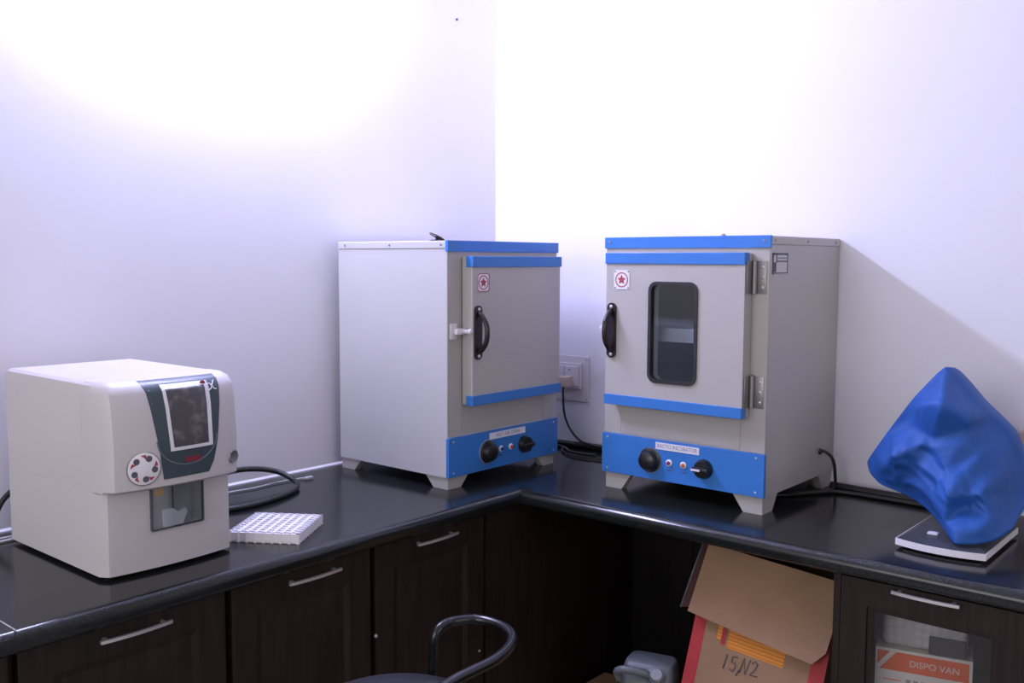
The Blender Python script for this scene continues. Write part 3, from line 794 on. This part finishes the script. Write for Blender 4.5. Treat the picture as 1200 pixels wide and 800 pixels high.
# ------------------------------------------------------------ white tube rack
def rack():
    c = Vector((0.4475, -1.216, H)); a = math.atan2(0.077, 0.116)
    L, Wd, h = 0.146, 0.150, 0.021
    nx, ny = 8, 10
    m = MB()
    # bottom tray, walls, grid of cells
    t = 0.0022
    m.box(-L/2, L/2, -Wd/2, Wd/2, 0, 0.003)
    px, py = L/nx, Wd/ny
    for i in range(nx+1):
        x = -L/2 + i*px; w = 0.0035 if 0 < i < nx else 0.003
        m.box(x-w, x+w, -Wd/2-0.001, Wd/2+0.001, 0.003, h)
    for j in range(ny+1):
        y = -Wd/2 + j*py
        m.box(-L/2-0.0005, L/2+0.0005, y-0.0028, y+0.0028, 0.003, h-0.0006)
    # ribs down the outer walls
    for i in range(nx+1):
        x = -L/2 + i*px
        for s in (-1, 1): m.lathe([(0.0045, 0.0), (0.0045, h)], (x, s*Wd/2, 0), (0, 0, 1), 10)
    for j in range(ny+1):
        y = -Wd/2 + j*py
        for s in (-1, 1): m.lathe([(0.0040, 0.0), (0.0040, h)], (s*L/2, y, 0), (0, 0, 1), 10)
    o = m.build('tube_rack', 'white'); o.location = c; o.rotation_euler = (0, 0, a)
    tag(o, 'empty white plastic test tube rack beside the cell counter', 'tube rack')
rack()

# ------------------------------------------------------------ wall sockets, cables
sw = empty('switchboard', 'white wall switchboard between the two ovens', 'switchboard', (0.33, 0, H+0.145))
m = MB(); m.box(0.262, 0.393, -0.006, 0, H+0.140, H+0.283, 0.002); m.build('back_plate', 'switch', sw, root=sw)
m = MB(); m.box(0.270, 0.368, -0.016, -0.006, H+0.180, H+0.260, 0.002); ro = m.build('switch_module', 'switch', sw, root=sw)
for a, b in ((0.274, 0.303), (0.310, 0.360)):
    m = MB(); m.box(a, b, -0.020, -0.016, H+0.190, H+0.252, 0.0015); m.build('rocker', 'white', ro, root=sw)
m = MB(); m.lathe([(0.003, 0), (0, 0.001)], (0.328, -0.020, H+0.240), (0, -1, 0), 10); m.build('indicator', 'ink', ro, root=sw)
for x, zz in ((0.385, 0.274), (0.385, 0.149)):
    m = MB(); m.lathe([(0.0025, 0), (0, 0.0012)], (x, -0.006, H+zz), (0, -1, 0), 10); m.build('screw', 'screw', sw, root=sw)
pc = empty('plug_cable', 'black cable hanging from a beige plug in the switchboard', 'cable', (0.328, -0.05, H))
m = MB(); m.box(0.308, 0.344, -0.060, -0.0205, H+0.188, H+0.222, 0.006); m.build('plug', 'plug', pc, root=pc, smooth=40)['label'] = 'beige plug'
m = MB(); m.tube([(0.326, -0.048, H+0.192), (0.327, -0.050, H+0.16), (0.334, -0.052, H+0.105), (0.358, -0.054, H+0.06), (0.40, -0.057, H+0.028), (0.45, -0.060, H+0.020), (0.52, -0.062, H+0.019), (0.60, -0.06, H+0.018), (0.68, -0.05, H+0.018)], 0.0036, 8); m.build('lead', 'cable', pc, root=pc)
m = MB(); m.tube([(0.24, -0.05, H+0.010), (0.32, -0.047, H+0.010), (0.42, -0.035, H+0.010), (0.55, -0.03, H+0.010), (0.69, -0.028, H+0.010)], 0.010, 10)
o = m.build('cable_bundle', 'cable', loc=(0.4, -0.05, H)); tag(o, 'thick black cable lying along the wall between the two ovens', 'cable')
m = MB(); m.tube([(0.50, -0.115, H+0.005), (0.44, -0.125, H+0.005), (0.40, -0.115, H+0.005), (0.365, -0.085, H+0.005), (0.33, -0.070, H+0.005), (0.28, -0.075, H+0.005)], 0.0042, 8)
m.tube([(0.56, -0.15, H+0.005), (0.48, -0.165, H+0.005), (0.42, -0.15, H+0.005), (0.375, -0.115, H+0.005), (0.36, -0.090, H+0.005)], 0.0035, 8)
o = m.build('loose_cable', 'cable', loc=(0.4, -0.1, H)); tag(o, 'thin black cable coiled on the worktop below the switchboard', 'cable')
m = MB(); m.tube([(1.188, -0.045, H+0.0105), (1.24, -0.050, H+0.0105), (1.32, -0.055, H+0.0105), (1.40, -0.060, H+0.0105), (1.50, -0.065, H+0.0105), (1.60, -0.05, H+0.0105)], 0.010, 10)
m.tube([(0.95, -0.24, H+0.006), (1.05, -0.245, H+0.006), (1.13, -0.21, H+0.006), (1.185, -0.13, H+0.006), (1.23, -0.085, H+0.006), (1.33, -0.08, H+0.006), (1.45, -0.085, H+0.006)], 0.0055, 8)
o = m.build('cable_bundle', 'cable', loc=(1.3, -0.06, H)); tag(o, 'thick black cables along the right wall from windowed incubator to blue cover', 'cable')
m = MB(); m.tube([(0.06, -1.20, H+0.03), (0.045, -1.10, H+0.045), (0.055, -1.02, H+0.048), (0.085, -0.955, H+0.036), (0.14, -0.935, H+0.014), (0.19, -0.975, H+0.007), (0.225, -1.06, H+0.007), (0.235, -1.15, H+0.007), (0.20, -1.25, H+0.007), (0.12, -1.32, H+0.012)], 0.0068, 10)
o = m.build('cable_loop', 'cable', loc=(0.15, -1.05, H)); tag(o, 'thick black cable looping out behind the cell counter', 'cable')
m = MB(); m.tube([(0.05, -1.20, H+0.004), (0.075, -1.10, H+0.004), (0.085, -1.02, H+0.004), (0.078, -0.95, H+0.004), (0.085, -0.885, H+0.004), (0.10, -0.862, H+0.004)], 0.0022, 8); m.box(0.092, 0.104, -0.872, -0.848, H, H+0.008, 0.002)
o = m.build('white_wire', 'greycable', loc=(0.08, -1.0, H)); tag(o, 'thin pale wire with a small tip lying by the black loop', 'wire')
m = MB(); m.tube([(0.02, -1.70, H+0.05), (0.035, -1.66, H+0.02), (0.03, -1.63, H+0.03), (0.025, -1.60, H+0.075), (0.03, -1.56, H+0.10), (0.05, -1.50, H+0.09)], 0.006, 10)
o = m.build('cable_loop', 'cable', loc=(0.03, -1.6, H)); tag(o, 'black cable against the left wall, left of the cell counter', 'cable')
m = MB(); m.tube([(0.035, -1.75, H+0.004), (0.06, -1.67, H+0.004), (0.07, -1.60, H+0.004), (0.06, -1.50, H+0.004)], 0.0025, 8)
m.tube([(0.055, -1.75, H+0.0035), (0.085, -1.68, H+0.0035), (0.088, -1.60, H+0.0035), (0.07, -1.52, H+0.0035)], 0.003, 8)
o = m.build('grey_wire', 'greycable', loc=(0.06, -1.65, H)); tag(o, 'pale grey wires on worktop at left edge of the photo', 'wire')
m = MB(); m.box(1.612, 1.74, -0.035, 0, H+0.09, H+0.205, 0.008); m.mi = 1; m.box(1.64, 1.71, -0.037, -0.034, H+0.12, H+0.17, 0.001)
o = m.build('wall_box', ['beigebox', 'beigebox'], loc=(1.68, 0, H+0.145)); tag(o, 'beige box on the right wall, mostly hidden behind the blue cover', 'wall box')
m = MB(); m.lathe([(0.0035, 0), (0.0035, 0.004), (0, 0.005)], (0, -0.188, H+1.331), (1, 0, 0), 10)
o = m.build('wall_nail', 'dot', loc=(0, -0.188, H+1.331)); tag(o, 'small dark nail high on the left wall near the corner', 'nail')

# ------------------------------------------------------------ balance under a blue cover
def balance():
    r_ = empty('weighing_balance', 'flat weighing balance with pale rim and dark top under the blue cover', 'balance', (1.565, -0.32, H), 0.0)
    x0, x1, y0, y1 = 1.488, 1.660, -0.455, -0.205
    def outl(ins, bow):
        pts = []
        n = 12
        for i in range(n+1):
            t = i/n; pts.append((x0+ins+(x1-x0-2*ins)*t, y0+ins-bow*(1-(2*t-1)**2)))
        pts += [(x1-ins, y1-ins), (x0+ins, y1-ins)]
        return pts
    m = MB(); m.prism_z(outl(0.012, 0.012), H+0.004, H+0.008); m.prism_z(outl(0.0, 0.016), H+0.008, H+0.021); m.build('base', 'white', r_, root=r_)
    m = MB()
    A = outl(0.002, 0.016); B = outl(0.016, 0.014)
    va = [m._v((p[0], p[1], H+0.0212)) for p in A]; vb = [m._v((p[0], p[1]+0.004, H+0.028)) for p in B]
    k = len(va)
    for i in range(k): m.face([va[i], va[(i+1) % k], vb[(i+1) % k], vb[i]])
    m.face(vb); m.face(list(reversed(va))); m.build('top_panel', 'balblack', r_, root=r_)
    for xx in (x0+0.03, x1-0.03):
        for yy in (y0+0.03, y1-0.03):
            f = MB(); f.lathe([(0.009, 0), (0.009, 0.0045)], (xx, yy, H), (0, 0, 1), 12); f.build('foot', 'rubber', r_, root=r_)
    f = MB(); f.box(1.535, 1.556, -0.408, -0.394, H+0.027, H+0.032, 0.002); f.build('button', 'white', r_, root=r_)
balance()

def cover():
    B2 = [(1.527,-0.290,0.364),(1.512,-0.305,0.348),(1.473,-0.330,0.294),(1.422,-0.320,0.219),(1.382,-0.305,0.159),(1.369,-0.300,0.137),(1.376,-0.300,0.113),(1.403,-0.310,0.093),(1.451,-0.320,0.084),(1.492,-0.330,0.072),(1.523,-0.350,0.059),(1.551,-0.380,0.047),(1.580,-0.420,0.034),(1.603,-0.462,0.031),(1.637,-0.445,0.034),(1.665,-0.415,0.039),(1.682,-0.360,0.053),(1.685,-0.310,0.073),(1.687,-0.270,0.099),(1.681,-0.255,0.140),(1.672,-0.250,0.173),(1.650,-0.255,0.225),(1.620,-0.270,0.261),(1.588,-0.285,0.295),(1.555,-0.288,0.334)]
    ctrl = [(1.535,-.335,.345),(1.553,-.405,.300),(1.500,-.370,.292),(1.600,-.378,.272),(1.524,-.362,.215),(1.590,-.350,.240),(1.619,-.352,.193),(1.560,-.388,.160),
            (1.451,-.392,.175),(1.468,-.322,.236),(1.430,-.352,.150),(1.485,-.362,.140),(1.440,-.345,.208),(1.530,-.380,.098),(1.600,-.392,.088),(1.655,-.390,.085),
            (1.580,-.432,.118),(1.640,-.392,.125),(1.598,-.452,.062),(1.640,-.440,.060),(1.575,-.425,.058),(1.655,-.325,.165)]
    pts = [(Vector((p[0], p[2])), p[1]) for p in B2] + [(Vector((p[0], p[2])), p[1]) for p in ctrl]
    from mathutils.geometry import delaunay_2d_cdt, barycentric_transform
    vo, eo, fo, _a, _b, _c = delaunay_2d_cdt([p for p, _ in pts], [], [], 0, 1e-5)
    dep = []
    for v in vo: dep.append(min(pts, key=lambda q: (q[0]-v).length_squared)[1])
    tris = [[(vo[k], dep[k]) for k in f] for f in fo]
    def depth(x, z_):
        best = None
        for (a, ya), (b, yb), (c_, yc) in tris:
            d_ = (b.y-c_.y)*(a.x-c_.x)+(c_.x-b.x)*(a.y-c_.y)
            if abs(d_) < 1e-12: continue
            l1 = ((b.y-c_.y)*(x-c_.x)+(c_.x-b.x)*(z_-c_.y))/d_; l2 = ((c_.y-a.y)*(x-c_.x)+(a.x-c_.x)*(z_-c_.y))/d_; l3 = 1-l1-l2
            mn = min(l1, l2, l3)
            if best is None or mn > best[0]: best = (mn, l1*ya+l2*yb+l3*yc)
            if mn >= 0: break
        return best[1]
    bd = []
    for k_, p_ in enumerate(B2):                        # straight edges with softly rounded corners
        a_ = Vector(p_); b_ = Vector(B2[(k_+1) % len(B2)])
        bd += [a_.lerp(b_, q/6) for q in range(6)]
    for _ in range(2): bd = [bd[k_-1]*0.25 + bd[k_]*0.5 + bd[(k_+1) % len(bd)]*0.25 for k_ in range(len(bd))]
    nb = len(bd); c = Vector((1.555, 0, 0.185)); m = MB()
    NR = 34
    def fold(x, z_, k):
        q = Vector((x*15+z_*8, z_*11-x*5, k))
        q += Vector((noise.noise(q*0.7), noise.noise(q*0.7+Vector((5, 1, 2))), 0))*0.9
        rdg = (1-abs(noise.noise(q))*2.2)
        rd2 = (1-abs(noise.noise(q*2.3+Vector((7, 3, 1))))*2.2)
        return 0.0085*rdg + 0.0035*rd2 + 0.003*noise.noise(Vector((x*9, z_*9, k+3)))
    def layer(front):
        rows = []
        for j in range(NR+1):
            t = j/NR; row = []
            for p in bd:
                x = c.x+(p.x-c.x)*t; zz = c.z+(p.z-c.z)*t
                e = math.sqrt(max(0, 1-t**3))
                if front: y = sum(depth(x+a_*0.006, zz+b_*0.006) for a_, b_ in ((0, 0), (1, 0), (-1, 0), (0, 1), (0, -1)))/5; y = p.y*(t**10) + y*(1-t**10); y -= fold(x, zz, 0.3)*min(1, 3*(1-t))
                else:
                    y = p.y + (min(-0.07, p.y+0.17)-p.y)*e + fold(x, zz, 7.7)*0.6*min(1, 3*(1-t))
                    y = min(y, -0.05)
                row.append(Vector((x, y, H+zz)))
            rows.append(row)
        return rows
    rim = None
    for front in (True, False):
        rows = layer(front)
        cen = m._v(sum(rows[0], Vector())/nb)
        V = [[cen]*nb]
        for j in range(1, NR+1):
            if j == NR:
                if rim is None: rim = [m._v(p) for p in rows[j]]
                V.append(rim)
            else: V.append([m._v(p) for p in rows[j]])
        for j in range(NR):
            for i in range(nb):
                k = (i+1) % nb
                if j == 0: m.face([cen, V[1][i], V[1][k]])
                else: m.face([V[j][i], V[j+1][i], V[j+1][k], V[j][k]])
    o = m.build('dust_cover', 'cover', loc=(1.56, -0.3, H+0.03), smooth=180)
    for p in o.data.polygons: p.use_smooth = True
    tag(o, 'crumpled blue cloth dust cover draped over the balance', 'dust cover')
cover()

# ------------------------------------------------------------ things in the knee space under the right worktop
def lower_box():
    r_ = empty('cardboard_box', 'low brown cardboard box on the floor under the jerrycan and leaning carton', 'cardboard box', (0.99, -0.45, 0))
    z1 = H-0.60
    m = MB(); m.box(0.605, 1.385, -0.70, -0.205, 0, z1-0.004, 0.003); m.build('box_body', 'card', r_, root=r_)
    m = MB(); m.box(0.606, 1.384, -0.699, -0.4535, z1-0.004, z1); m.build('flap', 'card', r_, root=r_)
    m = MB(); m.box(0.606, 1.384, -0.4515, -0.206, z1-0.004, z1); m.build('flap', 'card', r_, root=r_)
lower_box()

def carton():
    # local frame: x along the front, z up the front face, y into the box; origin at the top front left corner
    tilt = math.radians(15)
    r_ = empty('leaning_carton', 'open brown carton with red side borders leaning back under the right worktop', 'carton', (1.064, -0.446, H-0.080), 0, None, (-tilt, math.radians(4.0), 0))
    W, Hh, Dp, t = 0.318, 0.415, 0.30, 0.005
    m = MB()
    m.box(0, W, 0, t, -Hh, 0).box(0, W, Dp-t, Dp, -Hh, 0).box(0, t, t, Dp-t, -Hh, 0).box(W-t, W, t, Dp-t, -Hh, 0).box(t, W-t, t, Dp-t, -Hh, -Hh+t)
    m.build('carton_body', 'card', r_)
    # red printed borders on the front face
    for a, b in ((0.0, 0.030), (W-0.034, W)):
        q = MB(); q.box(a, b, -0.0008, 0.0002, -Hh, -0.09); q.build('red_border', 'cardred', r_)['label'] = 'red printed border'
    # front flap folded down over the face
    f = MB()
    P = [(-0.001, -0.002, 0.004), (W+0.002, -0.002, 0.002), (W+0.004, -0.014, -0.10), (W+0.001, -0.020, -0.148), (W-0.022, -0.026, -0.178), (W*0.5, -0.024, -0.170), (-0.010, -0.020, -0.158)]
    A = [f._v(p) for p in P]; Bv = [f._v((p[0], p[1]-0.005, p[2])) for p in P]
    f.face(A); f.face(list(reversed(Bv)))
    for i in range(len(P)): f.face([A[i], A[(i+1) % len(P)], Bv[(i+1) % len(P)], Bv[i]])
    f.build('front_flap', 'card', r_)['label'] = 'plain flap folded down over the front'
    # side flap on the left standing outwards, seen edge on
    f = MB(); P = [(-0.002, 0.0, 0.004), (-0.036, -0.002, 0.014), (-0.042, -0.010, -0.165), (-0.012, -0.006, -0.16)]
    P = [(-0.003, 0.004, 0.004), (-0.030, 0.030, 0.012), (-0.046, 0.012, -0.160), (-0.014, -0.012, -0.150)]
    A = [f._v(p) for p in P]; Bv = [f._v((p[0]-0.004, p[1]+0.003, p[2])) for p in P]
    f.face(A); f.face(list(reversed(Bv)))
    for i in range(4): f.face([A[i], A[(i+1) % 4], Bv[(i+1) % 4], Bv[i]])
    f.build('side_flap', 'cardside', r_)
    e = MB(); e.tube([(-0.032, 0.031, 0.012), (-0.040, 0.022, -0.07), (-0.048, 0.012, -0.161)], 0.0022, 6, smooth=False); e.build('tape_edge', 'can', r_)
    # orange printed band and its small dark mark
    q = MB()
    q.box(0.090, 0.226, -0.0010, 0.0002, -0.212, -0.165); q.box(0.062, 0.073, -0.0010, 0.0002, -0.200, -0.150); q.build('orange_band', 'cardorange', r_)['label'] = 'orange printed band'
    q = MB(); q.box(0.074, 0.084, -0.0012, 0.0002, -0.208, -0.165); q.build('band_mark', 'cardred', r_)
    # handwriting 15,N2
    ws = MB(); s = 0.0265
    def stroke(pts, ox): ws.tube([(0.092+ox*0.9+p[0]*s, -0.0012, -0.258+p[1]*s*1.25+ox*0.10) for p in pts], 0.0013, 5, smooth=False)
    stroke([(0.15, 1.0), (0.0, 0.0)], 0)
    stroke([(0.65, 1.0), (0.2, 0.95), (0.15, 0.55), (0.45, 0.6), (0.6, 0.3), (0.4, 0.0), (0.1, 0.08)], 0.014)
    stroke([(0.25, 0.15), (0.1, -0.25)], 0.034)
    stroke([(0.0, 0.0), (0.2, 1.0), (0.5, 0.0), (0.75, 1.05)], 0.044)
    stroke([(0.1, 0.75), (0.3, 1.0), (0.55, 0.85), (0.45, 0.5), (0.05, 0.0), (0.7, 0.05)], 0.070)
    ws.build('handwriting', 'ink', r_)
carton()

def jerrycan():
    r_ = empty('jerrycan', 'translucent grey plastic jerrycan beside the leaning carton', 'jerrycan', (0.945, -0.512, H-0.600), math.radians(15))
    Wx, Dy, L = 0.132, 0.112, 0.228
    def ring(sx, sy, zz, r0, oy=0): return [(p[0], p[1]+oy, zz) for p in rrect(-sx/2, sx/2, -sy/2, sy/2, r0, 4)]
    m = MB(); secs = [(Wx*0.94, Dy*0.94, 0.0, 0.020, 0), (Wx, Dy, 0.010, 0.024, 0), (Wx, Dy, L-0.055, 0.024, 0), (Wx*0.97, Dy*0.86, L-0.028, 0.022, 0.006), (Wx*0.88, Dy*0.66, L-0.004, 0.020, 0.014), (Wx*0.82, Dy*0.60, L, 0.018, 0.015)]
    R = [[m._v(p) for p in ring(*q)] for q in secs]
    for A, B in zip(R, R[1:]):
        for i in range(len(A)): m.face([A[i], A[(i+1) % len(A)], B[(i+1) % len(B)], B[i]])
    m.face(list(reversed(R[0]))); m.face(R[-1])
    m.build('can_body', 'can', r_, smooth=50)
    m = MB(); m.tube([(-0.062, -0.040, L-0.040), (-0.064, -0.052, L-0.018), (-0.045, -0.056, L-0.008), (-0.010, -0.050, L-0.010), (0.012, -0.040, L-0.018)], 0.0095, 10); m.build('handle', 'can', r_, smooth=60)
    ax = Vector((0.1, -0.75, 0.65)); c = Vector((0.030, -0.034, L-0.024))
    m = MB(); m.lathe([(0.028, -0.012), (0.028, 0.002), (0.019, 0.006), (0.018, 0.012)], c, ax, 24); m.build('neck', 'can', r_, smooth=40)
    m = MB(); m.lathe([(0.0155, 0.010), (0.0155, 0.026), (0.013, 0.029), (0, 0.029)], c, ax, 24); m.build('screw_cap', 'cap', r_, smooth=40)
jerrycan()

# ------------------------------------------------------------ inside the glass-door cabinet
def syringe_box():
    rz = math.radians(14)
    r_ = empty('syringe_box', 'white and orange syringe box behind the cabinet glass', 'box', (1.462, -0.470, 0.4732), rz)
    W, D_, Hh = 0.182, 0.10, 0.178
    m = MB(); m.box(0, W, 0, D_, 0, Hh, 0.001); m.build('box_body', 'paper', r_)
    m = MB(); m.prism_y([(0.008, Hh-0.045), (W-0.006, Hh-0.045), (W-0.006, Hh-0.006), (0.040, Hh-0.006)], -0.0006, 0.0002); m.prism_y([(0.004, Hh-0.036), (0.004, Hh-0.006), (0.028, Hh-0.006)], -0.0006, 0.0002)
    b = m.build('orange_band', 'orange', r_)
    text_mesh('lettering', 'DISPO VAN', 0.0185, 'paper', b, face_mat((0.112, -0.0009, Hh-0.026), (1, 0, 0), (0, 0, 1)), 0.0003, sx=1.0)
    m = MB(); m.box(0.015, 0.050, -0.0005, 0.0002, Hh-0.066, Hh-0.064); m.build('red_print', 'orange', r_)
    m = MB()
    for k in range(6): m.box(0.06+k*0.014, 0.06+k*0.014+0.009, -0.0005, 0.0002, Hh-0.072, Hh-0.060)
    m.build('print', 'greyink', r_)
    # bubble wrap bundle on top, slightly behind
    b2 = MB(); b2.xf = Matrix.Translation((1.462, -0.470, 0.4732)) @ Matrix.Rotation(rz, 4, 'Z')
    b2.box(0.010, 0.172, 0.012, 0.09, Hh+0.0005, Hh+0.094, 0.014, 3)
    o = b2.build('bubble_wrap_bundle', 'bubble', loc=(1.55, -0.42, 0.4732+Hh), smooth=50)
    tag(o, 'grey bubble wrapped bundle on top of the syringe box', 'bundle')
    b3 = MB(); b3.xf = Matrix.Translation((1.462, -0.470, 0.4732)) @ Matrix.Rotation(rz, 4, 'Z')
    b3.box(0.100, 0.168, 0.002, 0.0105, Hh+0.0005, Hh+0.036, 0.002)
    o = b3.build('dark_packet', 'balblack', loc=(1.58, -0.45, 0.4732+Hh)); tag(o, 'dark packet on the syringe box in front of the bubble wrap', 'packet')
syringe_box()

# ------------------------------------------------------------ stool in front of the left cabinets
def stool():
    cx, cy, zs = 0.958, -1.348, H-0.180
    r_ = empty('stool', 'black round stool with a tubular hoop backrest in front of the left cabinets', 'stool', (cx, cy, 0))
    m = MB(); m.lathe([(0.0, zs-0.060), (0.150, zs-0.060), (0.163, zs-0.050), (0.168, zs-0.030), (0.163, zs-0.012), (0.145, zs-0.003), (0.09, zs+0.001), (0, zs+0.002)], (cx, cy, 0), (0, 0, 1), 48); m.build('seat', 'seatblack', r_, root=r_, smooth=60)
    m = MB(); m.tube([(0.955, -1.28, zs-0.072), (0.890, -1.195, zs-0.072), (0.884, -1.186, zs-0.055), (0.890, -1.187, H-0.165), (0.898, -1.193, H-0.125), (0.901, -1.180, H-0.104), (0.905, -1.148, H-0.100), (0.935, -1.110, H-0.100), (0.995, -1.108, H-0.100), (1.048, -1.145, H-0.100), (1.080, -1.225, H-0.100), (1.086, -1.350, H-0.100), (1.120, -1.430, H-0.105), (1.140, -1.470, H-0.145), (1.142, -1.472, zs-0.055), (1.130, -1.460, zs-0.072), (1.02, -1.39, zs-0.072)], 0.0095, 12); m.build('backrest_hoop', 'steelblack', r_, root=r_, smooth=60)
    m = MB(); m.lathe([(0.060, zs-0.0605), (0.060, zs-0.082), (0.026, zs-0.086), (0.026, 0.28), (0.034, 0.27), (0.034, 0.10), (0, 0.10)], (cx, cy, 0), (0, 0, 1), 24); m.build('column', 'steelblack', r_, root=r_, smooth=40)
    for k in range(5):
        a = 2*PI*k/5+0.3
        m = MB(); m.tube([(cx+0.03*math.cos(a), cy+0.03*math.sin(a), 0.14), (cx+0.12*math.cos(a), cy+0.12*math.sin(a), 0.11), (cx+0.24*math.cos(a), cy+0.24*math.sin(a), 0.03), (cx+0.25*math.cos(a), cy+0.25*math.sin(a), 0.0)], 0.012, 10); m.build('leg', 'steelblack', r_, root=r_, smooth=60)
    ring = [(cx+0.17*math.cos(2*PI*k/24), cy+0.17*math.sin(2*PI*k/24), 0.26) for k in range(24)]
    m = MB(); m.tube(ring, 0.008, 8, closed=True); m.build('foot_ring', 'steelblack', r_, root=r_, smooth=60)
    for k in range(3):
        a = 2*PI*k/3+0.2
        m = MB(); m.tube([(cx+0.03*math.cos(a), cy+0.03*math.sin(a), 0.26), (cx+0.165*math.cos(a), cy+0.165*math.sin(a), 0.26)], 0.006, 8, smooth=False); m.build('ring_spoke', 'steelblack', r_, root=r_, smooth=60)
stool()
